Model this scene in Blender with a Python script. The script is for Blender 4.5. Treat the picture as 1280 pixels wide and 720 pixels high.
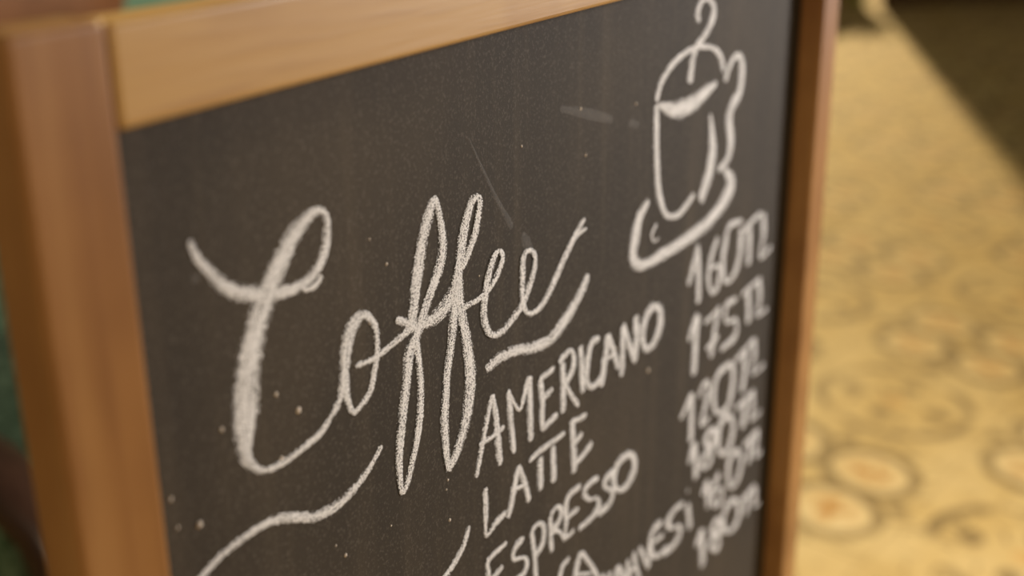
import bpy, bmesh, math, random
from mathutils import Matrix, Vector

for o in list(bpy.data.objects):
    bpy.data.objects.remove(o)
scene = bpy.context.scene
COL = scene.collection
random.seed(4)

# ---------------------------------------------------------------- camera
cam_data = bpy.data.cameras.new('camera')
cam_data.sensor_width = 36.0
cam_data.lens = 43.9
cam_data.clip_start = 0.01
cam_data.dof.use_dof = True
cam_data.dof.focus_distance = 0.4845
cam_data.dof.aperture_fstop = 4.6
cam_data.dof.aperture_blades = 0
cam = bpy.data.objects.new('camera', cam_data)
COL.objects.link(cam)
cam.matrix_world = Matrix(((0.51454, 0.30049, -0.80309, -0.4876),
                           (-0.85602, 0.23428, -0.46080, -0.1627),
                           (0.04967, 0.92456, 0.37778, 1.0765),
                           (0, 0, 0, 1)))
scene.camera = cam

# ---------------------------------------------------------------- light
scene.view_settings.view_transform = 'Standard'
scene.view_settings.look = 'None'
scene.view_settings.exposure = 0.0
scene.view_settings.gamma = 1.0
scene.view_settings.use_curve_mapping = False
world = bpy.data.worlds.new('cafe_ambience')
scene.world = world
world.use_nodes = True
bg = world.node_tree.nodes['Background']
bg.inputs['Color'].default_value = (1.0, 0.84, 0.60, 1)
bg.inputs['Strength'].default_value = 0.145


def lamp(name, kind, loc, aim, energy, color, size=0.2, spread=None):
    l = bpy.data.lights.new(name, kind)
    l.energy = energy
    l.color = color
    if kind == 'AREA':
        l.shape = 'DISK'
        l.size = size
        if spread:
            l.spread = spread
    else:
        l.shadow_soft_size = size
    o = bpy.data.objects.new(name, l)
    COL.objects.link(o)
    o.location = loc
    o.rotation_euler = (Vector(aim) - Vector(loc)).to_track_quat('-Z', 'Y').to_euler()
    return o


# wall lamp at about the sign's height, out to the side its front faces
lamp('wall_lamp_light', 'AREA', (1.42, -0.84, 1.30), (0.2, 0.0, 0.85), 33.5, (1.0, 0.955, 0.935), 0.28)
# low golden sun coming in from beyond the folding screen
sun = lamp('sun', 'SUN', (23.4, 9.83, 8.0), (0, 0, 0), 5.4, (1.0, 0.73, 0.35), 0.0)
sun.data.angle = math.radians(2.0)
# added dim fill from the left, lifts the frame's side faces and armchair
lamp('left_fill_light', 'AREA', (-2.3, -0.6, 1.9), (0, 0.4, 0.7), 14, (1.0, 0.83, 0.60), 0.4)
# added weak fill above the open floor, no known fixture there
lamp('floor_fill_light', 'AREA', (2.2, -0.8, 2.7), (2.2, 0.3, 0), 4, (1.0, 0.80, 0.52), 0.5)

# chalk strokes on the board: (u, v, half width) in mm, u right and v up from the opening's top left corner
STROKES = {
    'coffee': [
        [(33.9,-40.0,1.4),(35.8,-45.3,1.7),(40.2,-51.2,2.1),(46.2,-57.9,2.5),(54.2,-62.7,2.9),(62.0,-65.5,3.2),(70.7,-67.6,2.7),(80.7,-68.3,2.2),(87.4,-65.7,2.3),(92.7,-60.4,2.5),(94.7,-54.1,2.3),(94.4,-48.8,1.9),(91.2,-46.1,1.6),(86.2,-46.7,2.6),(79.1,-50.1,3.9),(73.4,-55.1,4.4),(67.7,-61.3,4.8),(62.6,-68.1,5.2),(57.7,-75.7,5.6),(55.0,-81.5,5.9),(52.2,-89.8,6.2),(50.3,-99.4,6.5),(48.8,-108.5,5.3),(48.9,-116.6,2.6),(54.5,-123.2,1.5),(63.1,-125.2,1.6),(72.8,-124.7,1.6),(84.2,-122.9,1.8),(90.6,-119.0,1.8)],
        [(80.6,-69.9,1.3),(86.1,-70.6,1.4),(90.4,-68.3,1.7)],
        [(90.6,-119.0,2.0),(95.8,-114.5,2.1),(98.8,-106.6,2.8),(100.3,-99.1,3.5),(103.1,-92.4,3.7),(107.0,-89.6,3.3),(110.6,-89.0,2.0),(114.5,-91.6,1.9),(117.4,-96.2,1.8),(117.8,-103.4,1.9),(115.7,-111.9,2.0),(112.3,-118.7,2.0),(107.4,-121.7,1.7),(102.2,-122.9,1.3),(99.3,-115.3,2.2),(98.8,-106.6,2.9)],
        [(104.6,-106.1,1.3),(115.6,-107.2,1.4),(126.7,-105.7,1.7),(138.3,-103.9,2.0),(149.7,-105.0,2.9),(159.4,-103.7,4.0),(167.5,-98.5,4.3),(170.6,-91.6,3.8)],
        [(129.3,-97.0,1.7),(134.6,-100.0,2.0),(140.4,-103.3,2.4)],
        [(138.3,-103.9,3.2),(140.9,-95.3,3.7),(142.7,-87.1,4.0),(145.3,-79.3,4.0),(148.1,-70.7,3.7),(151.9,-64.1,3.7),(156.0,-59.0,2.1),(158.4,-63.6,2.1),(160.1,-70.6,2.5),(160.8,-77.8,3.0),(158.9,-84.2,3.3),(155.4,-89.2,3.5),(150.8,-95.0,3.2),(146.2,-101.2,3.0),(142.3,-106.9,3.2),(138.3,-111.9,3.7)],
        [(138.4,-110.0,3.8),(136.0,-115.5,3.5),(133.8,-125.4,3.2),(131.1,-135.4,3.2),(128.9,-145.4,2.9),(127.4,-155.8,2.5),(128.4,-167.2,1.5),(132.2,-164.6,2.3),(136.4,-156.6,2.3),(139.9,-147.9,2.6),(142.4,-137.8,2.5),(143.1,-127.1,2.3),(142.4,-118.0,2.4),(140.6,-108.2,2.6)],
        [(186.5,-64.8,1.4),(181.3,-66.1,2.6),(177.4,-71.8,3.2),(174.6,-78.1,3.5),(172.6,-84.7,3.5),(170.6,-91.3,3.8),(168.6,-98.9,4.0),(167.0,-107.6,3.5),(164.1,-120.4,2.9),(160.8,-130.7,2.9),(159.8,-139.2,2.9),(158.2,-149.0,3.1),(158.5,-159.6,2.9),(159.9,-171.7,2.2),(163.4,-170.5,2.2)],
        [(161.1,-171.6,2.5),(165.9,-167.3,3.2),(172.2,-158.5,3.9),(176.3,-147.3,4.4),(177.3,-135.7,4.4),(175.5,-123.5,3.8),(173.0,-113.4,3.4),(171.2,-103.7,3.5),(170.4,-94.8,3.5)],
        [(186.5,-64.8,2.0),(186.6,-69.7,2.4),(183.7,-78.1,2.7),(180.0,-83.3,2.6),(172.9,-90.7,2.8)],
        [(173.3,-107.1,1.5),(184.4,-107.4,1.5),(192.9,-105.3,1.8),(199.8,-100.6,2.2),(203.1,-95.4,2.2),(200.7,-91.6,1.2),(196.3,-93.7,2.4),(191.8,-100.5,2.9),(189.5,-107.7,2.8),(188.3,-114.2,2.7),(189.9,-121.0,2.4),(194.7,-126.6,1.6),(202.9,-127.4,2.1),(211.4,-124.5,2.3),(218.7,-120.9,2.6),(224.2,-115.4,2.8),(229.1,-107.1,2.5),(229.1,-101.7,1.9),(224.4,-98.5,1.3),(220.0,-100.4,2.4),(218.9,-109.0,2.7),(218.8,-118.3,2.5),(222.1,-125.6,1.6),(228.9,-127.9,1.7),(238.0,-125.8,2.5),(247.4,-118.2,2.8),(257.6,-109.7,2.8),(267.3,-102.2,2.4),(274.9,-97.9,1.7)],
        [(261.3,-105.8,1.6),(269.6,-103.6,1.3),(276.6,-102.9,1.0)],
    ],
    'flourish_a': [
        [(189.3,-140.3,2.4),(199.4,-138.7,2.8),(212.4,-140.3,2.7),(228.7,-144.4,2.8),(243.0,-145.8,3.6),(255.6,-142.1,4.5),(267.8,-136.0,3.9),(275.6,-130.2,3.5),(279.5,-126.3,2.8)],
    ],
    'flourish_b': [
        [(19.1,-148.8,1.7),(26.7,-145.4,1.7),(35.1,-143.2,1.6),(47.3,-142.4,1.7),(58.5,-143.5,2.0),(68.1,-147.5,2.0),(78.1,-152.3,2.3),(86.8,-153.9,2.4),(96.8,-153.1,2.3),(107.4,-149.4,1.9),(117.6,-142.7,1.5)],
    ],
    'flourish_c': [
        [(173.9,-205.5,1.8),(169.9,-212.2,2.1),(163.6,-216.5,2.3),(156.9,-219.3,2.1),(147.4,-221.9,2.0)],
    ],
    'americano': [
        [(193.9,-153.1,2.1),(189.2,-163.6,2.1),(185.1,-174.1,2.1),(180.3,-185.8,1.7)],
        [(193.9,-153.1,1.7),(196.5,-164.1,2.3),(197.8,-176.0,2.7),(199.4,-188.7,2.4)],
        [(182.7,-171.5,1.3),(192.1,-172.4,1.4),(203.1,-171.9,1.5)],
        [(206.1,-156.1,1.8),(207.9,-165.2,2.5),(209.1,-176.0,2.5),(210.9,-188.1,2.2)],
        [(206.1,-156.1,1.5),(215.3,-169.0,1.2),(220.2,-163.3,2.6),(224.4,-156.6,2.7)],
        [(224.4,-156.6,2.7),(225.0,-172.3,2.8),(225.5,-188.7,2.8)],
        [(233.6,-161.3,2.6),(235.7,-172.8,2.8),(236.0,-186.1,2.2),(242.3,-186.4,2.1),(249.9,-185.9,2.2)],
        [(232.9,-161.4,1.7),(240.1,-161.5,1.8),(246.7,-160.9,1.9)],
        [(235.0,-172.5,1.9),(240.1,-171.8,2.0),(245.3,-171.1,2.0)],
        [(254.3,-161.4,3.0),(255.1,-173.8,3.0),(255.2,-187.0,3.1)],
        [(250.5,-160.3,2.1),(257.3,-158.5,2.0),(262.7,-158.5,1.3),(265.1,-163.5,2.7),(263.6,-169.0,2.9),(256.7,-173.2,2.6)],
        [(256.7,-173.2,1.7),(263.0,-181.5,1.7),(270.3,-189.9,1.7)],
        [(271.4,-159.3,3.0),(273.2,-171.5,3.0),(275.1,-184.7,3.1)],
        [(291.1,-162.7,1.7),(282.8,-162.2,2.8),(278.9,-171.6,3.0),(279.1,-181.3,2.1),(286.7,-186.0,1.9),(297.7,-181.7,2.7)],
        [(299.7,-163.7,3.2),(297.5,-176.5,3.3),(293.6,-189.2,3.3)],
        [(299.7,-163.7,2.5),(307.1,-175.8,2.6),(312.0,-186.4,2.8)],
        [(293.2,-175.7,1.5),(308.1,-177.0,1.5)],
        [(316.5,-164.5,3.1),(317.1,-178.2,3.2),(315.9,-192.3,3.3)],
        [(316.5,-164.5,2.6),(324.4,-177.8,2.6),(331.5,-188.4,2.8),(332.7,-176.4,3.9),(331.1,-164.4,3.6)],
        [(355.4,-166.8,2.7),(345.7,-168.4,3.7),(340.4,-176.9,4.1),(342.9,-186.3,2.2),(351.9,-188.7,2.9),(360.6,-183.1,4.5),(361.9,-173.5,3.6),(355.4,-166.8,2.3)],
    ],
    'latte': [
        [(186.9,-193.9,2.2),(187.2,-205.7,2.2),(187.1,-217.1,1.3),(195.4,-215.0,2.1),(203.5,-214.0,2.0)],
        [(214.5,-196.1,2.7),(211.2,-204.5,2.7),(208.3,-212.4,2.7),(204.8,-217.5,2.7)],
        [(214.5,-196.1,1.8),(219.6,-206.6,2.2),(223.8,-218.4,2.3)],
        [(210.5,-206.2,1.3),(219.6,-208.2,1.3)],
        [(234.1,-200.7,2.9),(234.1,-209.4,2.9),(234.0,-217.7,3.0)],
        [(245.3,-200.5,2.9),(246.1,-210.0,3.0),(246.5,-219.5,3.0)],
        [(223.3,-198.2,1.4),(231.2,-197.4,1.9),(245.3,-198.0,1.8),(256.9,-198.5,1.6)],
        [(264.0,-194.4,3.0),(265.8,-209.2,3.1),(266.8,-224.0,3.2)],
        [(263.2,-195.3,1.5),(270.4,-197.2,1.6),(278.7,-198.1,1.8)],
        [(266.6,-208.3,2.1),(274.7,-206.3,2.1)],
        [(266.7,-219.6,2.3),(275.8,-218.5,2.4),(285.0,-216.1,2.6)],
    ],
    'espresso': [
        [(187.0,-230.2,2.0),(195.7,-229.7,1.9),(203.8,-229.6,1.9)],
        [(187.0,-230.2,2.0),(188.7,-239.3,2.1),(190.3,-250.9,1.4),(197.1,-250.7,2.1),(205.5,-249.6,2.2)],
        [(189.3,-240.5,1.9),(194.7,-240.6,2.0),(200.1,-240.0,2.1)],
        [(218.5,-234.9,2.2),(210.6,-236.2,2.7),(209.2,-240.8,1.8),(214.1,-243.5,1.3),(219.1,-245.8,1.3),(221.2,-250.8,2.8),(217.5,-253.9,2.3),(208.2,-252.9,1.8)],
        [(225.8,-234.5,2.3),(227.9,-247.6,2.4),(229.6,-265.1,2.5)],
        [(225.8,-234.9,2.1),(232.4,-234.6,1.4),(237.0,-239.5,2.3),(235.4,-247.3,3.1),(228.6,-250.1,2.7)],
        [(243.1,-236.2,2.7),(243.1,-244.9,2.6),(244.7,-256.3,2.5)],
        [(243.1,-235.8,2.5),(249.3,-234.2,1.6),(254.1,-238.7,2.5),(250.9,-243.7,3.0),(244.6,-244.8,2.5),(251.7,-249.0,1.4),(257.4,-256.9,1.7)],
        [(273.6,-234.7,2.0),(262.8,-233.9,2.5),(258.8,-237.6,3.1),(258.9,-246.5,2.9),(258.2,-255.5,1.6),(267.3,-256.2,2.1)],
        [(260.5,-245.6,1.8),(271.3,-246.1,1.8)],
        [(292.5,-239.3,1.9),(282.9,-237.9,2.3),(277.0,-240.4,2.9),(283.2,-247.1,1.4),(291.1,-250.1,1.5),(293.0,-256.1,3.6),(285.2,-258.6,2.5),(271.5,-258.0,2.1)],
        [(309.8,-243.3,2.6),(299.8,-244.6,3.4),(301.8,-249.7,1.7),(309.3,-255.3,2.6),(305.8,-260.6,3.0),(292.3,-260.4,2.3)],
        [(328.5,-241.7,2.5),(316.2,-241.2,3.3),(309.9,-247.1,4.0),(314.0,-256.2,1.8),(323.7,-259.9,2.7),(333.2,-256.2,4.5),(334.7,-248.8,3.3),(328.5,-241.7,2.2)],
    ],
    'turkish_coffee': [
        [(262.5,-270.0,2.1),(256.7,-270.5,2.6),(253.5,-274.2,2.7),(254.3,-281.1,1.4),(261.8,-284.9,1.3)],
        [(274.7,-273.0,3.5),(271.0,-278.9,3.5),(268.5,-284.5,3.5),(264.4,-291.5,3.5)],
        [(274.7,-273.0,1.8),(282.2,-281.8,2.0),(289.6,-292.1,2.2),(297.2,-304.7,2.3)],
        [(270.2,-283.6,1.2),(286.0,-292.0,1.3)],
        [(298.9,-299.3,3.0),(300.1,-307.3,2.9),(302.2,-316.5,2.8)],
        [(310.3,-304.7,2.9),(301.0,-307.9,2.5),(312.8,-319.7,1.4)],
        [(318.0,-305.0,4.0),(315.3,-311.1,4.0),(311.7,-317.1,4.1)],
        [(318.0,-305.0,1.9),(324.2,-313.5,2.0),(330.6,-322.8,2.0)],
        [(314.4,-311.5,1.3),(325.3,-315.2,1.3)],
        [(328.9,-307.5,2.9),(331.3,-316.5,3.0),(333.8,-326.2,3.0)],
        [(336.8,-306.8,2.8),(340.4,-317.0,2.8),(345.2,-328.5,2.7)],
        [(331.3,-316.5,2.0),(341.5,-318.1,2.0)],
        [(344.0,-307.1,2.3),(350.9,-318.1,2.3),(356.7,-327.1,2.0),(358.5,-320.6,3.9),(356.9,-312.4,3.4)],
        [(373.8,-306.6,2.7),(362.9,-306.2,3.6),(358.9,-311.4,3.8),(362.9,-322.5,2.1),(370.9,-327.4,2.1),(383.2,-328.2,2.8)],
        [(362.3,-314.3,2.0),(376.7,-316.6,2.1)],
        [(404.8,-310.1,2.4),(390.7,-307.8,3.1),(383.0,-311.4,4.5),(388.1,-318.3,1.6),(400.1,-322.9,1.8),(400.6,-329.2,4.9),(391.5,-332.1,3.1),(377.7,-330.1,2.5)],
        [(411.1,-313.7,3.5),(414.4,-323.7,3.7),(416.6,-333.2,3.9)],
        [(410.1,-303.4,2.6),(411.0,-305.2,2.6)],
    ],
    'price_a': [
        [(399.7,-170.1,3.0),(405.5,-160.6,4.2),(411.2,-150.5,2.1),(414.0,-166.5,4.4)],
        [(411.8,-156.3,4.3),(414.2,-169.0,4.4),(416.0,-185.5,4.0)],
        [(440.7,-153.7,3.6),(432.2,-162.4,3.8),(428.8,-174.0,3.5),(434.9,-185.8,1.6),(444.4,-183.8,4.0),(444.2,-172.3,2.2),(431.9,-170.1,1.5)],
        [(478.5,-153.7,2.0),(457.7,-151.5,3.0),(452.7,-161.0,4.7),(450.8,-175.3,4.1),(458.5,-186.8,1.7),(472.2,-183.4,4.3),(478.5,-172.5,5.1),(477.8,-158.0,4.7)],
        [(491.5,-160.8,4.6),(493.3,-172.6,4.8),(494.0,-186.4,4.9)],
        [(483.5,-161.1,2.5),(496.6,-158.6,2.4),(511.6,-157.4,2.2)],
        [(514.7,-158.7,4.0),(518.3,-171.8,4.5),(515.2,-187.4,2.3),(533.8,-185.9,2.5)],
    ],
    'price_b': [
        [(403.1,-205.0,3.1),(409.2,-197.8,4.2),(415.6,-193.2,4.5)],
        [(415.6,-193.2,4.9),(413.8,-208.9,4.9),(413.5,-229.4,4.9)],
        [(425.9,-201.7,2.1),(437.9,-201.3,2.2),(447.7,-200.6,3.0),(442.9,-212.2,4.1),(438.6,-228.2,4.1)],
        [(430.3,-220.0,2.4),(448.5,-217.8,2.5)],
        [(476.2,-202.8,2.1),(459.3,-202.4,3.7),(461.9,-213.2,1.9),(476.9,-217.3,2.2),(477.1,-228.1,3.6),(453.6,-228.6,2.3)],
        [(496.9,-205.3,4.8),(500.2,-227.0,4.8)],
        [(485.7,-203.8,2.4),(500.7,-202.8,2.3),(517.7,-202.8,2.2)],
        [(515.0,-204.1,4.0),(518.5,-216.7,4.6),(514.4,-226.9,2.0),(533.8,-228.5,2.2)],
    ],
    'price_c': [
        [(396.0,-250.7,2.8),(404.7,-245.7,3.5),(411.1,-240.7,4.3)],
        [(411.1,-240.7,4.6),(412.7,-256.8,4.7),(413.1,-272.7,4.9)],
        [(422.5,-247.9,3.9),(429.1,-241.7,2.8),(436.8,-244.7,2.9),(435.4,-254.7,4.2),(428.2,-267.7,3.0),(440.7,-268.2,2.3)],
        [(471.3,-244.2,2.7),(453.0,-244.2,3.8),(446.4,-252.8,4.9),(449.2,-265.8,3.2),(457.8,-272.7,1.9),(472.4,-273.3,4.5),(477.8,-262.7,5.4),(477.5,-251.0,4.1),(471.3,-244.2,2.6)],
        [(497.5,-246.4,5.1),(498.2,-260.6,5.3),(495.9,-273.9,5.5)],
        [(479.6,-246.3,2.7),(495.8,-244.7,2.7),(512.6,-243.0,2.8)],
        [(512.6,-243.0,4.3),(514.6,-255.6,4.5),(513.6,-267.8,1.7),(534.6,-268.9,2.4)],
    ],
    'price_d': [
        [(410.9,-286.6,3.5),(419.4,-276.1,4.9)],
        [(419.4,-276.1,4.5),(421.9,-289.0,4.5),(424.5,-302.2,4.6)],
        [(446.9,-278.4,3.2),(435.9,-281.2,4.0),(446.0,-292.9,2.7),(446.9,-300.5,4.4),(436.8,-301.4,1.6),(431.1,-294.9,4.4),(440.8,-291.6,3.5),(451.9,-287.8,4.6),(446.9,-278.4,2.8)],
        [(473.4,-280.4,3.3),(460.2,-281.4,4.8),(457.5,-291.4,4.5),(462.9,-303.4,2.0),(475.4,-306.2,4.1),(482.6,-298.5,5.7),(481.2,-288.2,3.6),(473.4,-280.4,2.4)],
        [(502.8,-282.4,5.5),(501.4,-302.1,5.5)],
        [(484.5,-281.6,2.6),(501.3,-281.8,2.6),(518.7,-281.9,2.6)],
        [(515.8,-281.9,4.3),(517.7,-294.4,4.7),(516.0,-302.5,1.6),(534.1,-303.0,2.7)],
    ],
    'price_e': [
        [(435.0,-319.5,3.6),(443.2,-313.4,5.0)],
        [(443.2,-313.4,4.3),(446.2,-333.6,4.4)],
        [(463.4,-317.9,4.2),(453.5,-323.4,4.7),(456.5,-337.6,1.9),(468.7,-339.0,4.3),(469.1,-331.0,1.9),(456.6,-327.8,2.0)],
        [(491.7,-313.6,3.5),(479.5,-316.1,4.9),(480.0,-330.4,3.4),(488.2,-339.7,2.0),(499.1,-336.0,5.2),(501.8,-324.7,3.8),(491.7,-313.6,2.2)],
        [(518.2,-316.5,5.0),(516.6,-335.1,5.0)],
        [(505.0,-316.6,2.9),(531.8,-316.5,2.9)],
        [(530.3,-317.0,4.9),(530.1,-334.6,3.3),(541.2,-336.6,2.4)],
    ],
    'price_f': [
        [(428.5,-353.1,3.7),(437.8,-345.4,5.3)],
        [(437.8,-345.4,4.9),(442.2,-374.0,5.0)],
        [(464.8,-351.2,3.8),(454.4,-354.1,3.9),(466.5,-365.2,2.5),(467.5,-373.5,4.7),(457.7,-370.6,1.6),(454.1,-362.7,5.0),(463.4,-362.4,3.0),(473.0,-362.6,4.7),(464.8,-351.2,2.4)],
        [(492.6,-350.8,3.3),(478.4,-350.4,4.9),(473.9,-358.9,4.5),(482.4,-370.5,1.8),(497.1,-373.3,4.3),(503.6,-367.3,6.1),(500.7,-357.3,3.2),(492.6,-350.8,2.0)],
        [(519.1,-361.5,5.0),(518.1,-375.4,5.1)],
        [(508.3,-359.2,3.0),(532.6,-360.0,3.1)],
        [(531.0,-359.8,4.0),(534.0,-368.8,4.6),(533.6,-376.2,2.0),(545.0,-378.7,2.4)],
    ],
    'cup': [
        [(400.3,-25.4,2.6),(397.7,-21.0,3.7),(400.4,-16.5,2.7),(407.6,-14.9,1.4),(416.5,-17.9,2.5),(419.3,-23.7,4.5),(414.6,-29.3,3.5),(405.5,-35.1,3.0),(396.5,-39.2,3.5),(393.0,-46.1,4.2),(390.8,-55.7,4.3)],
        [(349.8,-57.8,3.3),(353.9,-50.6,2.9),(364.8,-43.7,2.6),(382.1,-39.1,2.1),(399.5,-38.4,1.7),(419.3,-41.7,1.7),(431.2,-47.8,2.7),(436.9,-56.5,3.2)],
        [(440.1,-63.2,3.5),(443.9,-56.7,3.5),(453.9,-51.2,2.3),(462.8,-54.3,3.2),(465.3,-62.9,5.0),(463.0,-73.0,5.3),(452.9,-78.9,4.9),(449.0,-86.4,5.5),(453.4,-101.2,5.6),(449.6,-109.2,4.0),(435.7,-112.6,2.6)],
        [(352.7,-60.0,1.6),(362.5,-63.4,3.6),(375.6,-66.7,5.3),(394.1,-67.2,5.8),(410.9,-64.7,4.4),(427.3,-61.9,2.1)],
        [(349.8,-59.1,3.7),(350.7,-71.2,3.7),(351.4,-81.6,3.7),(353.3,-94.3,3.6),(357.2,-108.3,3.6),(365.9,-120.0,2.2),(380.6,-124.3,2.2),(391.9,-121.9,2.9),(402.3,-118.3,2.3)],
        [(420.0,-77.2,1.5),(423.6,-88.1,4.2),(426.0,-99.0,6.5),(422.7,-110.5,7.1),(415.8,-119.3,6.1),(410.7,-124.0,5.3)],
        [(343.7,-107.0,2.4),(333.8,-113.2,5.0),(328.9,-123.1,6.7),(327.6,-132.3,5.0),(339.1,-139.6,3.4),(364.5,-141.1,4.2),(393.7,-141.4,4.7),(424.9,-139.8,5.2),(446.7,-133.6,6.4),(455.7,-127.2,8.6),(453.6,-121.0,5.0),(445.5,-114.9,2.5)],
        [(354.3,-122.0,1.3),(348.7,-126.1,1.5),(352.0,-130.9,0.6),(357.8,-130.3,0.9)],
    ],
    'smear': [
        [(180.1,-40.6,0.4),(189.2,-54.6,0.9),(200.6,-71.0,1.3),(211.5,-84.7,2.0)],
        [(219.2,-89.6,1.9),(223.1,-94.9,3.3),(227.1,-100.3,2.4)],
        [(252.0,-43.1,1.5),(278.5,-50.6,2.8),(301.7,-57.6,2.2)],
        [(318.7,-62.5,2.3),(330.2,-65.6,1.9)],
        [(33.0,-52.2,1.4),(36.3,-51.3,2.0)],
    ],
}
CRUMBS = [(26.2,-128.5,1.4), (16.3,-114.8,0.9), (17.7,-125.2,0.7), (39.3,-102.1,0.9), (64.5,-123.5,0.9), (64.4,-100.5,0.9), (74.3,-110.3,1.4), (114.4,-93.6,0.5), (93.4,-175.9,0.9), (88.5,-169.3,0.5), (120.9,-178.0,0.5), (159.9,-195.6,0.9), (349.8,-202.3,1.6), (270.9,-46.6,0.9), (219.8,-52.5,0.7), (125.7,-74.8,0.7), (116.8,-63.1,0.5), (275.9,-68.6,0.9), (310.7,-175.4,0.9), (185.9,-98.0,0.5), (313.4,-241.3,1.4), (327.0,-54.8,0.9), (159.6,-177.0,0.7), (158.3,-180.8,0.5)]


# ---------------------------------------------------------------- helpers
def tag(o, label=None, cat=None, group=None, kind=None):
    if label:
        o['label'] = label
    if cat:
        o['category'] = cat
    if group:
        o['group'] = group
    if kind:
        o['kind'] = kind
    return o


def empty(name, loc=(0, 0, 0), rot=(0, 0, 0)):
    o = bpy.data.objects.new(name, None)
    COL.objects.link(o)
    o.location = loc
    o.rotation_euler = rot
    o.empty_display_size = 0.05
    return o


def obj(name, bm, mat, parent=None, smooth=False, loc=None):
    me = bpy.data.meshes.new(name)
    bmesh.ops.recalc_face_normals(bm, faces=bm.faces)
    bm.to_mesh(me)
    bm.free()
    me.materials.append(mat)
    if smooth:
        for p in me.polygons:
            p.use_smooth = True
    o = bpy.data.objects.new(name, me)
    COL.objects.link(o)
    if parent:
        o.parent = parent
    if loc:
        o.location = loc
    return o


def box(x0, x1, y0, y1, z0, z1, bevel=0.0, seg=2, bm=None):
    bm = bm or bmesh.new()
    m = Matrix.Translation(((x0 + x1) / 2, (y0 + y1) / 2, (z0 + z1) / 2)) @ Matrix.Diagonal((x1 - x0, y1 - y0, z1 - z0, 1))
    g = bmesh.ops.create_cube(bm, size=1, matrix=m)
    if bevel:
        es = list({e for v in g['verts'] for e in v.link_edges})
        bmesh.ops.bevel(bm, geom=es, offset=bevel, segments=seg, affect='EDGES', profile=0.5)
    return bm


def sweep(path, half, bm=None, ring=10, power=2.6):
    """Sweep a rounded-rectangle section (half width along x, half height) along a path in a y-z plane."""
    bm = bm or bmesh.new()
    rings = []
    n = len(path)
    for i, p in enumerate(path):
        p = Vector(p)
        t = (Vector(path[min(i + 1, n - 1)]) - Vector(path[max(i - 1, 0)])).normalized()
        side = Vector((1, 0, 0)) if abs(t.x) < 0.9 else Vector((0, 0, 1))
        up = side.cross(t).normalized()
        side = t.cross(up).normalized()
        hw, hh = half[i] if isinstance(half, list) else half
        vs = []
        for k in range(ring * 2):
            a = math.pi * k / ring
            c, s = math.cos(a), math.sin(a)
            c = math.copysign(abs(c) ** (2 / power), c)
            s = math.copysign(abs(s) ** (2 / power), s)
            vs.append(bm.verts.new(p + side * c * hw + up * s * hh))
        rings.append(vs)
    m = ring * 2
    for a, b in zip(rings, rings[1:]):
        for k in range(m):
            bm.faces.new((a[k], a[(k + 1) % m], b[(k + 1) % m], b[k]))
    bm.faces.new(rings[0])
    bm.faces.new(rings[-1])
    return bm


def lathe(profile, seg=28, bm=None):
    bm = bm or bmesh.new()
    rows = [[bm.verts.new((r * math.cos(2 * math.pi * k / seg), r * math.sin(2 * math.pi * k / seg), z)) for k in range(seg)]
            for r, z in profile]
    for a, b in zip(rows, rows[1:]):
        for k in range(seg):
            bm.faces.new((a[k], a[(k + 1) % seg], b[(k + 1) % seg], b[k]))
    bm.faces.new(rows[0])
    bm.faces.new(rows[-1])
    return bm


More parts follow.
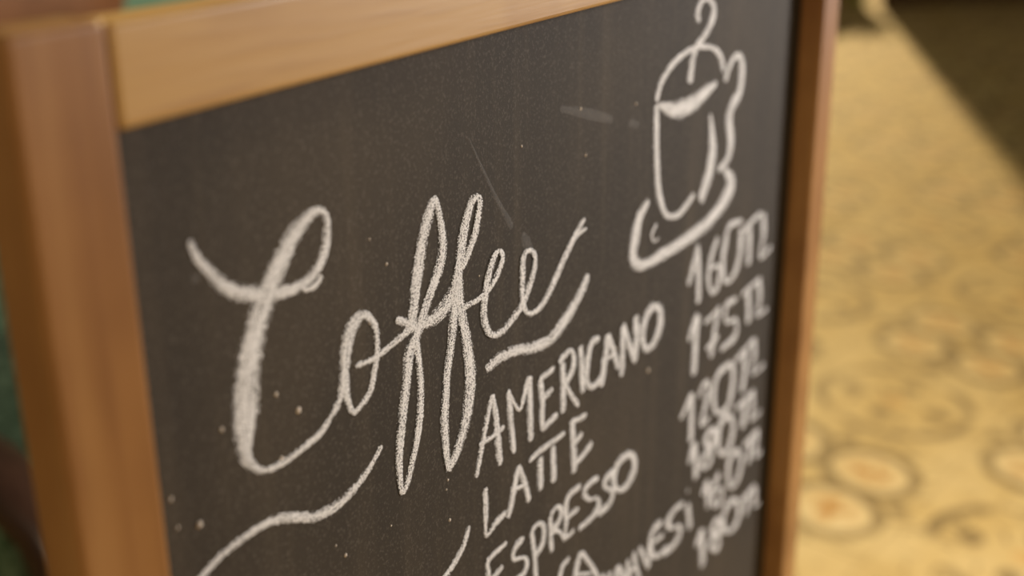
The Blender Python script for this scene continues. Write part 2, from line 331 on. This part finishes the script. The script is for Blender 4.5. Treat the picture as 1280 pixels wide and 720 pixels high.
# ---------------------------------------------------------------- materials
class NT:
    def __init__(self, name):
        self.mat = bpy.data.materials.new(name)
        self.mat.use_nodes = True
        self.t = self.mat.node_tree
        self.bsdf = self.t.nodes['Principled BSDF']

    def n(self, typ, **kw):
        nd = self.t.nodes.new(typ)
        for k, v in kw.items():
            setattr(nd, k, v)
        return nd

    def set(self, sock, v):
        if hasattr(v, 'is_linked'):
            self.t.links.new(v, sock)
        else:
            sock.default_value = v

    def m(self, op, a, b=0.0, c=0.0):
        nd = self.n('ShaderNodeMath', operation=op)
        for s, v in zip(nd.inputs, (a, b, c)):
            self.set(s, v)
        return nd.outputs[0]

    def ss(self, x, lo, hi):
        nd = self.n('ShaderNodeMapRange', interpolation_type='SMOOTHSTEP')
        self.set(nd.inputs['Value'], x)
        self.set(nd.inputs['From Min'], lo)
        self.set(nd.inputs['From Max'], hi)
        return nd.outputs['Result']

    def coord(self, which='Object', scale=(1, 1, 1), rot=(0, 0, 0), loc=(0, 0, 0)):
        if which == 'Position':
            src = self.n('ShaderNodeNewGeometry').outputs['Position']
        else:
            src = self.n('ShaderNodeTexCoord').outputs[which]
        mp = self.n('ShaderNodeMapping')
        self.t.links.new(src, mp.inputs['Vector'])
        mp.inputs['Scale'].default_value = scale
        mp.inputs['Rotation'].default_value = rot
        mp.inputs['Location'].default_value = loc
        return mp.outputs[0]

    def noise(self, vec, scale, detail=3.0, rough=0.55, dist=0.0):
        nd = self.n('ShaderNodeTexNoise')
        self.t.links.new(vec, nd.inputs['Vector'])
        nd.inputs['Scale'].default_value = scale
        nd.inputs['Detail'].default_value = detail
        nd.inputs['Roughness'].default_value = rough
        nd.inputs['Distortion'].default_value = dist
        return nd.outputs['Fac']

    def mix(self, f, a, b):
        nd = self.n('ShaderNodeMix', data_type='RGBA')
        self.set(nd.inputs['Factor'], f)
        for s, v in ((nd.inputs['A'], a), (nd.inputs['B'], b)):
            self.set(s, v if hasattr(v, 'is_linked') else (*v, 1))
        return nd.outputs['Result']

    def out(self, color, rough=0.6, spec=0.4, bump=None, bump_d=0.001, bump_s=0.3):
        self.set(self.bsdf.inputs['Base Color'], color if hasattr(color, 'is_linked') else (*color, 1))
        self.set(self.bsdf.inputs['Roughness'], rough)
        self.bsdf.inputs['Specular IOR Level'].default_value = spec
        if bump is not None:
            b = self.n('ShaderNodeBump')
            b.inputs['Strength'].default_value = bump_s
            b.inputs['Distance'].default_value = bump_d
            self.t.links.new(bump, b.inputs['Height'])
            self.t.links.new(b.outputs[0], self.bsdf.inputs['Normal'])
        return self.mat


def wood(name, light, mid, dark, axis, rough=0.45, scale=1.0, off=0.0):
    w = NT(name)
    sc = [26 * scale] * 3
    sc[axis] = 1.6 * scale
    v = w.coord('Object', tuple(sc), loc=(off, off * .7, off * .3))
    g1 = w.noise(v, 1.0, 4, 0.55, 0.6)
    v2 = w.coord('Object', tuple(s * 7 for s in sc), loc=(off, 0, 0))
    g2 = w.noise(v2, 1.0, 3)
    v3 = w.coord('Object', (9, 9, 9), loc=(0, off, 0))
    g3 = w.noise(v3, 1.0, 3)
    col = w.mix(w.ss(g1, 0.40, 0.60), light, mid)
    col = w.mix(w.m('MULTIPLY', w.ss(g2, 0.5, 0.75), 0.45), col, dark)
    col = w.mix(w.m('MULTIPLY', w.ss(g3, 0.48, 0.72), 0.6), col, dark)
    return w.out(col, rough, 0.35, g2, 0.0004, 0.35)


M = {}
M['stile_wood'] = wood('stile_wood', (0.41, 0.205, 0.066), (0.31, 0.138, 0.039), (0.18, 0.068, 0.018), 2)
M['rail_wood'] = wood('rail_wood', (0.525, 0.305, 0.098), (0.455, 0.245, 0.070), (0.31, 0.145, 0.040), 0, off=3.1)
M['prop_wood'] = wood('prop_wood', (0.52, 0.30, 0.11), (0.42, 0.21, 0.07), (0.3, 0.12, 0.04), 2, off=7.0)
M['dark_wood'] = wood('dark_wood', (0.060, 0.026, 0.014), (0.040, 0.016, 0.009), (0.018, 0.008, 0.005), 1, 0.35)
M['crest_wood'] = wood('crest_wood', (0.26, 0.115, 0.050), (0.20, 0.08, 0.034), (0.11, 0.045, 0.02), 0, 0.4)
M['cabinet_wood'] = wood('cabinet_wood', (0.15, 0.07, 0.025), (0.10, 0.045, 0.016), (0.05, 0.022, 0.009), 2, 0.5)

# slate-grey painted board with wiped chalk dust
w = NT('chalkboard_paint')
v = w.coord('Object', (55, 55, 3.2))
st = w.noise(v, 1.0, 4, 0.6)
cl = w.noise(w.coord('Object', (7, 7, 4.5)), 1.0, 3)
sp = w.noise(w.coord('Object'), 900, 2)
sp2 = w.noise(w.coord('Object'), 330, 3)
col = w.mix(w.m('MULTIPLY', w.ss(st, 0.45, 0.78), 0.36), (0.047, 0.039, 0.0305), (0.115, 0.091, 0.062))
col = w.mix(w.m('MULTIPLY', w.ss(cl, 0.42, 0.75), 0.40), col, (0.105, 0.080, 0.052))
col = w.mix(w.m('MULTIPLY', w.ss(sp, 0.52, 0.72), 0.28), col, (0.20, 0.172, 0.142))
col = w.mix(w.m('MULTIPLY', w.ss(sp2, 0.72, 0.78), 0.35), col, (0.34, 0.30, 0.26))
M['board'] = w.out(col, 0.75, 0.14, sp, 0.0002, 0.4)


def chalk(name, amount, centre, edge):
    w = NT(name)
    uvn = w.n('ShaderNodeUVMap')
    sep = w.n('ShaderNodeSeparateXYZ')
    w.t.links.new(uvn.outputs[0], sep.inputs[0])
    e = w.m('ABSOLUTE', sep.outputs['Y'])
    g = w.noise(w.coord('Object'), 1350, 3, 0.75)
    mp = w.n('ShaderNodeMapping')
    w.t.links.new(uvn.outputs[0], mp.inputs['Vector'])
    mp.inputs['Scale'].default_value = (70, 2.6, 1)
    s = w.noise(mp.outputs[0], 1.0, 3, 0.6)
    val = w.m('ADD', w.m('MULTIPLY', g, 0.74), w.m('MULTIPLY', s, 0.26))
    th = w.m('MULTIPLY_ADD', w.m('POWER', e, 2.6), edge - centre, centre)
    alpha = w.m('MULTIPLY', w.ss(w.m('SUBTRACT', val, th), -0.025, 0.03), amount)
    col = w.mix(w.ss(g, 0.35, 0.65), (0.80, 0.785, 0.77), (0.92, 0.90, 0.88))
    w.set(w.bsdf.inputs['Alpha'], alpha)
    return w.out(col, 0.95, 0.1)


M['chalk'] = chalk('white_chalk', 0.97, 0.44, 0.60)
M['chalk_smear'] = chalk('rubbed_chalk', 0.06, 0.38, 0.58)
w = NT('chalk_grain')
M['crumb'] = w.out((0.62, 0.54, 0.45), 0.95, 0.1)

# ochre cement tiles: scrolled four-lobe rings alternating with a broken circle of dots
TILE = 0.37
TROT = math.radians(-8)
TORG = Vector((1.397, 0.316, 0))           # centre of one ringed tile


def tile_material():
    w = NT('patterned_tile')
    vec = w.n('ShaderNodeVectorRotate', rotation_type='Z_AXIS')
    w.t.links.new(w.n('ShaderNodeNewGeometry').outputs['Position'], vec.inputs['Vector'])
    vec.inputs['Center'].default_value = TORG
    vec.inputs['Angle'].default_value = -TROT
    wob = w.n('ShaderNodeTexNoise')
    w.t.links.new(vec.outputs[0], wob.inputs['Vector'])
    wob.inputs['Scale'].default_value = 9
    sep = w.n('ShaderNodeSeparateXYZ')
    w.t.links.new(vec.outputs[0], sep.inputs[0])
    wc = w.n('ShaderNodeSeparateColor')
    w.t.links.new(wob.outputs['Color'], wc.inputs[0])
    px = w.m('MULTIPLY_ADD', w.m('SUBTRACT', wc.outputs[0], 0.5), 0.030, w.m('SUBTRACT', sep.outputs['X'], TORG.x - TILE / 2))
    py = w.m('MULTIPLY_ADD', w.m('SUBTRACT', wc.outputs[1], 0.5), 0.030, w.m('SUBTRACT', sep.outputs['Y'], TORG.y - TILE / 2))
    cx = w.m('FLOOR', w.m('DIVIDE', px, TILE))
    cy = w.m('FLOOR', w.m('DIVIDE', py, TILE))
    par = w.m('FLOORED_MODULO', w.m('ADD', cx, cy), 2.0)
    ax = w.m('ABSOLUTE', w.m('SUBTRACT', px, w.m('MULTIPLY', w.m('ADD', cx, 0.5), TILE)))
    ay = w.m('ABSOLUTE', w.m('SUBTRACT', py, w.m('MULTIPLY', w.m('ADD', cy, 0.5), TILE)))

    def dist(x0, y0):
        dx = w.m('SUBTRACT', ax, x0)
        dy = w.m('SUBTRACT', ay, y0)
        return w.m('SQRT', w.m('ADD', w.m('MULTIPLY', dx, dx), w.m('MULTIPLY', dy, dy)))

    def band(d, r, hw, soft=0.004):
        k = w.m('ABSOLUTE', w.m('SUBTRACT', d, r))
        return w.m('SUBTRACT', 1.0, w.ss(k, hw - soft, hw + soft))

    inv = w.m('SUBTRACT', 1.0, par)
    lobe = dist(0.080, 0.080)
    ring = w.m('MULTIPLY', band(lobe, 0.077, 0.0125), inv)
    amber = w.m('MULTIPLY', w.m('SUBTRACT', 1.0, w.ss(lobe, 0.022, 0.056)), inv)
    pale = w.m('MULTIPLY', w.m('SUBTRACT', 1.0, w.ss(lobe, 0.055, 0.075)), inv)
    dia = w.m('MULTIPLY', w.m('MULTIPLY', band(dist(0.0, 0.0), 0.138, 0.012), w.ss(wc.outputs[2], 0.36, 0.50)), par)
    dots = w.m('MULTIPLY', w.m('SUBTRACT', 1.0, w.ss(dist(0.070, 0.0), 0.016, 0.027)), par)
    dots2 = w.m('MULTIPLY', w.m('SUBTRACT', 1.0, w.ss(dist(0.0, 0.085), 0.016, 0.027)), par)
    cusp = w.m('MULTIPLY', w.m('SUBTRACT', 1.0, w.ss(w.m('MINIMUM', dist(0.0, 0.165), dist(0.165, 0.0)), 0.012, 0.026)), inv)
    dots = w.m('MAXIMUM', dots, cusp)
    core = w.m('MULTIPLY', w.m('SUBTRACT', 1.0, w.ss(dist(0.0, 0.0), 0.015, 0.030)), par)
    mott = w.noise(w.coord('Position'), 6, 4)
    fine = w.noise(w.coord('Position'), 38, 3)
    col = w.mix(w.ss(mott, 0.35, 0.65), (0.57, 0.43, 0.195), (0.50, 0.355, 0.135))
    col = w.mix(w.m('MULTIPLY', pale, 0.42), col, (0.70, 0.56, 0.31))
    brk = w.ss(fine, 0.42, 0.54)
    col = w.mix(w.m('MULTIPLY', w.m('MULTIPLY', amber, brk), 0.9), col, (0.40, 0.20, 0.045))
    col = w.mix(w.m('MULTIPLY', core, 0.5), col, (0.52, 0.27, 0.07))
    dark = (0.20, 0.138, 0.055)
    lines = w.m('MAXIMUM', w.m('MAXIMUM', ring, dia), w.m('MAXIMUM', dots, dots2))
    scroll = w.noise(vec.outputs[0], 13.0, 0.0, 0.5, 0.7)
    curl = w.m('MULTIPLY', band(scroll, 0.52, 0.032, 0.016), w.ss(w.noise(vec.outputs[0], 21.0, 1.0), 0.42, 0.56))
    outside = w.m('SUBTRACT', 1.0, w.m('MULTIPLY', w.m('SUBTRACT', 1.0, w.ss(lobe, 0.070, 0.088)), inv))
    lines = w.m('MAXIMUM', lines, w.m('MULTIPLY', w.m('MULTIPLY', curl, outside), 0.75))
    var = w.m('MULTIPLY_ADD', w.ss(mott, 0.3, 0.62), 0.35, 0.72)
    col = w.mix(w.m('MULTIPLY', lines, var), col, dark)
    return w.out(col, 0.75, 0.12, fine, 0.0006, 0.2)


M['tile'] = tile_material()
w = NT('mortar')
M['mortar'] = w.out((0.4, 0.3, 0.17), 0.9, 0.2)

w = NT('mint_plaster')
pn = w.noise(w.coord('Object'), 14, 5)
M['wall'] = w.out(w.mix(w.ss(pn, 0.35, 0.65), (0.30, 0.52, 0.36), (0.24, 0.45, 0.30)), 0.85, 0.2, pn, 0.003, 0.4)

w = NT('green_velvet')
vn = w.noise(w.coord('Object'), 60, 4, 0.65)
vn2 = w.noise(w.coord('Object', (1, 1, 1)), 12, 3)
vc = w.mix(w.ss(vn, 0.36, 0.66), (0.040, 0.070, 0.032), (0.135, 0.19, 0.11))
vc = w.mix(w.m('MULTIPLY', w.ss(vn2, 0.45, 0.7), 0.5), vc, (0.03, 0.055, 0.025))
w.bsdf.inputs['Sheen Weight'].default_value = 0.04
M['velvet'] = w.out(vc, 0.9, 0.15, vn, 0.004, 0.5)

w = NT('green_glaze')
gn = w.noise(w.coord('Object'), 10, 3)
M['glaze'] = w.out(w.mix(gn, (0.26, 0.34, 0.06), (0.34, 0.42, 0.10)), 0.3, 0.5)
w = NT('leaf')
ln = w.noise(w.coord('Object'), 20, 3)
M['leaf'] = w.out(w.mix(ln, (0.05, 0.12, 0.02), (0.10, 0.2, 0.04)), 0.5, 0.4)
w = NT('soil')
M['soil'] = w.out((0.05, 0.03, 0.02), 0.95, 0.1)
w = NT('brass')
M['brass'] = w.out((0.55, 0.38, 0.14), 0.35, 0.5)
w.bsdf.inputs['Metallic'].default_value = 1.0

# ---------------------------------------------------------------- setting
floor = obj('floor', box(-4, 12, -5, 5, -0.12, -0.003), M['tile'])
tag(floor, kind='structure')
# slab surface under the laid tiles; the near tiles are laid as pieces on it
proto = None
count = 0
c, s = math.cos(TROT), math.sin(TROT)
cells = []
for i in range(-6, 30):
    for j in range(-16, 12):
        x = TORG.x + c * i * TILE - s * j * TILE
        y = TORG.y + s * i * TILE + c * j * TILE
        if x < -0.9 or x > 8.3:
            continue
        far = -0.1627 + (x + 0.4876) * 0.33
        near = -1.25 + 0.12 * x
        if near < y < max(far, 0.45) + 0.45 and y < (1.75 if x < 4.4 else 2.6):
            cells.append((math.hypot(x, y), x, y))
cells.sort()
for k, (_, x, y) in enumerate(cells[:300]):
    if proto is None:
        h = TILE / 2 - 0.0006
        o = obj('floor_tile', box(-h, h, -h, h, -0.003, 0.0, 0.0008, 1), M['tile'], floor)
        proto = o
    else:
        o = proto.copy()
        COL.objects.link(o)
        o.parent = floor
    o.location = (x, y, 0)
    o.rotation_euler = (0, 0, TROT)

wall = obj('wall_back', box(-3.0, 4.0, 2.0, 2.12, -0.003, 2.8), M['wall'])
tag(wall, kind='structure')
bb = obj('baseboard_back', box(-3.0, 4.0, 1.985, 2.0, -0.003, 0.10, 0.004), M['cabinet_wood'])
tag(bb, kind='structure')

# ---------------------------------------------------------------- chalkboard sign
LEAN = math.radians(4)
sign = empty('chalkboard_sign', (0, 0, 0), (-LEAN, 0, 0))
tag(sign, 'wooden framed chalkboard menu sign headed Coffee, standing on the tiled floor', 'chalkboard')
TOP_IN, HALF, FD, PY = 0.994, 0.28, 0.0158, 0.016      # inner top edge, half opening, frame depth, panel face
SW, RW, HT = 0.0292, 0.0262, 0.994 + 0.0262
BOT = 0.10
tag(obj('stile', box(-HALF - SW, -HALF, 0, FD, 0.002, HT + 0.0012, 0.0020, 3), M['stile_wood'], sign), 'reddish brown upright of the frame, nearest the armchair')
obj('stile', box(HALF, HALF + SW + 0.0015, 0, FD, 0.002, HT - 0.001, 0.0022, 3), M['stile_wood'], sign)
tag(obj('rail', box(-HALF + 0.0004, HALF - 0.0004, -0.0003, FD, TOP_IN, HT, 0.0016, 3), M['rail_wood'], sign), 'honey coloured top rail of the frame')
obj('rail', box(-HALF + 0.0004, HALF - 0.0004, -0.0003, FD, BOT - 0.03, BOT, 0.0016, 3), M['rail_wood'], sign)
panel = obj('chalkboard_panel', box(-HALF - 0.02, HALF + 0.02, PY, PY + 0.005, BOT - 0.02, TOP_IN + 0.017), M['board'], sign)
tag(panel, 'dark grey chalkboard panel with wiped chalk dust')
# rear easel prop with its hinge
bmp = sweep([(0, PY + 0.018, 0.90), (0, PY + 0.11, 0.50), (0, PY + 0.235, -0.012)], (0.02, 0.009))
obj('prop_leg', bmp, M['prop_wood'], sign)
obj('hinge', box(-0.025, 0.025, PY + 0.005, PY + 0.012, 0.87, 0.92, 0.001), M['brass'], sign)


def catmull(pts, step=1.2):
    out = []
    n = len(pts)
    for i in range(n - 1):
        p0, p1, p2, p3 = pts[max(i - 1, 0)], pts[i], pts[i + 1], pts[min(i + 2, n - 1)]
        L = math.hypot(p2[0] - p1[0], p2[1] - p1[1])
        k = max(2, int(L / step))
        for q in range(k):
            t = q / k
            out.append(tuple(0.5 * (2 * b + (cc - a) * t + (2 * a - 5 * b + 4 * cc - dd) * t * t + (3 * b - a - 3 * cc + dd) * t ** 3)
                             for a, b, cc, dd in zip(p0, p1, p2, p3)))
    out.append(pts[-1])
    return out


def chalk_part(name, strokes, mat, label=None, fat=1.0):
    """One chalk word or drawing: slightly crowned ribbons lying on the board; u, v in mm from the opening's top left."""
    bm = bmesh.new()
    uvl = bm.loops.layers.uv.new('UVMap')
    X0, Z0 = -HALF, TOP_IN
    across = (-1, -0.6, 0, 0.6, 1)
    for si, st in enumerate(strokes):
        pts = catmull(st)
        n = len(pts)
        run = random.random() * 5
        rows = []
        for i, (u, v, hw) in enumerate(pts):
            a, b = pts[max(i - 1, 0)], pts[min(i + 1, n - 1)]
            tx, tz = b[0] - a[0], b[1] - a[1]
            L = math.hypot(tx, tz) or 1.0
            tx, tz = tx / L, tz / L
            if i:
                run += math.hypot(u - pts[i - 1][0], v - pts[i - 1][1]) / 1000
            hw = max(hw, 0.5) * fat * (1.05 + 0.10 * math.sin(i * 1.7 + si) * random.random())
            end = min(i, n - 1 - i)
            if end < 2:
                hw *= (0.55, 0.88)[end]
            row = []
            for q in across:
                x = X0 + (u - tz * hw * q) / 1000
                z = Z0 + (v + tx * hw * q) / 1000
                y = PY - 0.00012 - 0.00003 * si - 0.0003 * (1 - q * q)
                row.append((bm.verts.new((x, y, z)), (run, q)))
            rows.append(row)
        for r0, r1 in zip(rows, rows[1:]):
            for k in range(4):
                quad = (r0[k], r0[k + 1], r1[k + 1], r1[k])
                f = bm.faces.new([q[0] for q in quad])
                f.smooth = True
                for lp, q in zip(f.loops, quad):
                    lp[uvl].uv = q[1]
    o = obj(name, bm, mat, panel, True)
    return tag(o, label)


PARTS = [
    ('coffee', 'chalk_word', 'large white cursive chalk word Coffee'),
    ('flourish_a', 'chalk_flourish', 'white chalk flourish under the end of Coffee'),
    ('flourish_b', 'chalk_flourish', 'long white chalk flourish below the letter C'),
    ('flourish_c', 'chalk_flourish', 'short white chalk flourish beside the word Latte'),
    ('americano', 'chalk_word', 'white chalk word AMERICANO'),
    ('latte', 'chalk_word', 'white chalk word LATTE'),
    ('espresso', 'chalk_word', 'white chalk word ESPRESSO'),
    ('turkish_coffee', 'chalk_word', 'white chalk words ending in KAHVESI'),
    ('price_a', 'chalk_price', 'white chalk price 160 TL under the cup drawing'),
    ('price_b', 'chalk_price', 'white chalk price 175 TL'),
    ('price_c', 'chalk_price', 'white chalk price 120 TL'),
    ('price_d', 'chalk_price', 'white chalk price 180 TL right below 120 TL'),
    ('price_e', 'chalk_price', 'white chalk price 160 TL between the two 180 TL prices'),
    ('price_f', 'chalk_price', 'white chalk price 180 TL, lowest in the list'),
    ('cup', 'chalk_drawing', 'white chalk drawing of a steaming cup on a saucer'),
]
for key, name, label in PARTS:
    chalk_part(name, STROKES[key], M['chalk'], label, 0.90 if name == 'chalk_price' else 1.06 if key in ('americano', 'latte') else 0.97 if key in ('espresso', 'turkish_coffee', 'cup') else 1.0)
for st in STROKES['smear']:
    chalk_part('chalk_smear', [st], M['chalk_smear'], 'faint rubbed chalk mark')
bm = bmesh.new()
for u, v, r in CRUMBS:
    g = bmesh.ops.create_icosphere(bm, subdivisions=1, radius=r / 1000,
                                   matrix=Matrix.Translation((-HALF + u / 1000, PY - 0.0001, TOP_IN + v / 1000)) @ Matrix.Diagonal((1, 0.35, 1, 1)))
tag(obj('chalk_crumbs', bm, M['crumb'], panel, True), kind='stuff')

# ---------------------------------------------------------------- armchair behind the sign
chair = empty('armchair', (0.43, 0.95, 0))
tag(chair, 'green velvet armchair with dark curved wooden arms behind the chalkboard sign', 'armchair')
HWX = 0.30
for sx in (-1, 1):
    x = sx * HWX
    arm = [(x, 0.26, 0.49), (x, 0.10, 0.495), (x, -0.08, 0.49), (x, -0.22, 0.475), (x, -0.30, 0.44), (x, -0.335, 0.38), (x, -0.335, 0.27), (x, -0.315, 0.14), (x, -0.325, 0.0)]
    hs = [(0.03, 0.022), (0.032, 0.024), (0.030, 0.018), (0.031, 0.019), (0.033, 0.026), (0.032, 0.032), (0.030, 0.034), (0.024, 0.025), (0.020, 0.020)]
    obj('arm', sweep(arm, hs), M['dark_wood'], chair, True)
    obj('rear_leg', sweep([(x * 0.93, 0.22, 0.30), (x * 0.93, 0.25, 0.15), (x * 0.93, 0.30, 0.0)], [(0.024, 0.026), (0.021, 0.022), (0.018, 0.018)]), M['dark_wood'], chair, True)
    obj('side_panel', box(x - 0.028, x + 0.028, -0.275, 0.25, 0.20, 0.470, 0.012, 3), M['velvet'], chair, True)
obj('seat_base', box(-HWX + 0.029, HWX - 0.029, -0.33, 0.24, 0.17, 0.27, 0.012, 3), M['dark_wood'], chair)


def cushion(w_, d_, h_, puff, n=14):
    bm = bmesh.new()
    bmesh.ops.create_cube(bm, size=2)
    bmesh.ops.subdivide_edges(bm, edges=bm.edges[:], cuts=n, use_grid_fill=True)
    for v in bm.verts:
        x, y, z = v.co
        k = 6.0
        L = (abs(x) ** k + abs(y) ** k + abs(z) ** k) ** (1 / k)
        x, y, z = x / L, y / L, z / L
        b = (1 - x * x) * (1 - y * y)
        v.co = (x * w_ / 2, y * d_ / 2, z * (h_ / 2 + puff * b))
    return bm


obj('seat_cushion', cushion(2 * HWX - 0.062, 0.55, 0.12, 0.02), M['velvet'], chair, True, (0, -0.06, 0.335))
bc = obj('back_cushion', cushion(2 * HWX - 0.062, 0.36, 0.10, 0.02), M['velvet'], chair, True, (0, 0.225, 0.53))
bc.rotation_euler = (math.radians(80), 0, 0)
crest = sweep([(-0.335, 0.235, 0.755), (-0.25, 0.25, 0.782), (-0.12, 0.256, 0.795), (0, 0.258, 0.80), (0.12, 0.256, 0.795), (0.24, 0.25, 0.785), (0.305, 0.24, 0.775)],
              [(0.050, 0.02), (0.066, 0.022), (0.072, 0.022), (0.074, 0.022), (0.072, 0.022), (0.064, 0.022), (0.055, 0.02)])
obj('crest_rail', crest, M['crest_wood'], chair, True)
for sx in (-1, 1):
    obj('back_post', sweep([(sx * 0.285, 0.25, 0.30), (sx * 0.287, 0.25, 0.55), (sx * 0.285, 0.25, 0.765)], (0.022, 0.02)), M['crest_wood'], chair, True)

# ---------------------------------------------------------------- things at the far end of the floor
screen = empty('shadow_screen', (6.60, 1.64, 0), (0, 0, math.radians(-33)))  # stands in for an unidentified dark object; thin and tall for its floor shadow
tag(screen, 'tall dark wooden folding screen shaped to cast the shadow on the far tiled floor', 'room divider')
for k in range(5):
    a = math.radians(9 if k % 2 == 0 else -9)
    x0, y0 = k * 0.52 * math.cos(math.radians(9)), (0.0 if k % 2 == 0 else 0.52 * math.sin(math.radians(9)))
    fr = bmesh.new()
    box(0, 0.045, -0.014, 0.014, 0.0, 2.0, 0.003, 1, fr)
    box(0.465, 0.51, -0.014, 0.014, 0.0, 2.0, 0.003, 1, fr)
    for z in (0.0, 0.95, 1.945):
        box(0.045, 0.465, -0.013, 0.013, z, z + 0.055, 0.003, 1, fr)
    leaf = obj('screen_leaf', fr, M['cabinet_wood'], screen, False, (x0, y0, 0))
    leaf.rotation_euler = (0, 0, a)
    for z0, z1 in ((0.055, 0.95), (1.005, 1.945)):
        obj('infill_panel', box(0.045, 0.465, -0.006, 0.006, z0, z1), M['cabinet_wood'], leaf)

pot = empty('potted_plant', (6.60, 1.78, 0))
tag(pot, 'small leafy plant in a green glazed pot beside the dark folding screen', 'plant')
obj('pot', lathe([(0.040, 0), (0.045, 0.01), (0.054, 0.10), (0.060, 0.16), (0.064, 0.165), (0.064, 0.185), (0.056, 0.185), (0.053, 0.165)]), M['glaze'], pot, True)
obj('soil', lathe([(0.052, 0.15), (0.052, 0.168)], 24), M['soil'], pot)
for k in range(9):
    a = k * 2.4
    L = 0.13 + 0.06 * random.random()
    bm = bmesh.new()
    prev = None
    for q in range(7):
        t = q / 6
        r = 0.012 + L * t * (0.15 + 0.45 * t)
        z = 0.160 + L * 1.3 * t - 0.30 * L * t * t * (k % 3)
        wd = 0.018 * math.sin(math.pi * (0.08 + 0.90 * t))
        cc, ss_ = math.cos(a), math.sin(a)
        row = [bm.verts.new((r * cc - ss_ * wd * e, r * ss_ + cc * wd * e, z - 0.006 * abs(e))) for e in (-1, 0, 1)]
        if prev:
            for e in range(2):
                bm.faces.new((prev[e], prev[e + 1], row[e + 1], row[e]))
        prev = row
    lf = obj('leaf', bm, M['leaf'], pot, True)
    so = lf.modifiers.new('thickness', 'SOLIDIFY')
    so.thickness = 0.0015

bench = empty('shadow_bench', (6.5, 2.32, 0), (0, 0, math.radians(-10)))  # unseen bench, added so its shadow darkens a strip of far floor
tag(bench, 'low brown wooden bench added out of view to cast a shadow strip on the far tiled floor', 'bench')
for k in range(3):
    obj('seat_plank', box(-0.9, 0.9, -0.2 + k * 0.137, -0.075 + k * 0.137, 0.40, 0.435, 0.004), M['crest_wood'], bench)
for sx in (-1, 1):
    obj('end_panel', box(sx * 0.72 - 0.02, sx * 0.72 + 0.02, -0.18, 0.18, 0.0, 0.40, 0.004), M['crest_wood'], bench)
obj('front_panel', box(-0.7, 0.7, -0.16, -0.14, 0.0, 0.40, 0.003), M['crest_wood'], bench)
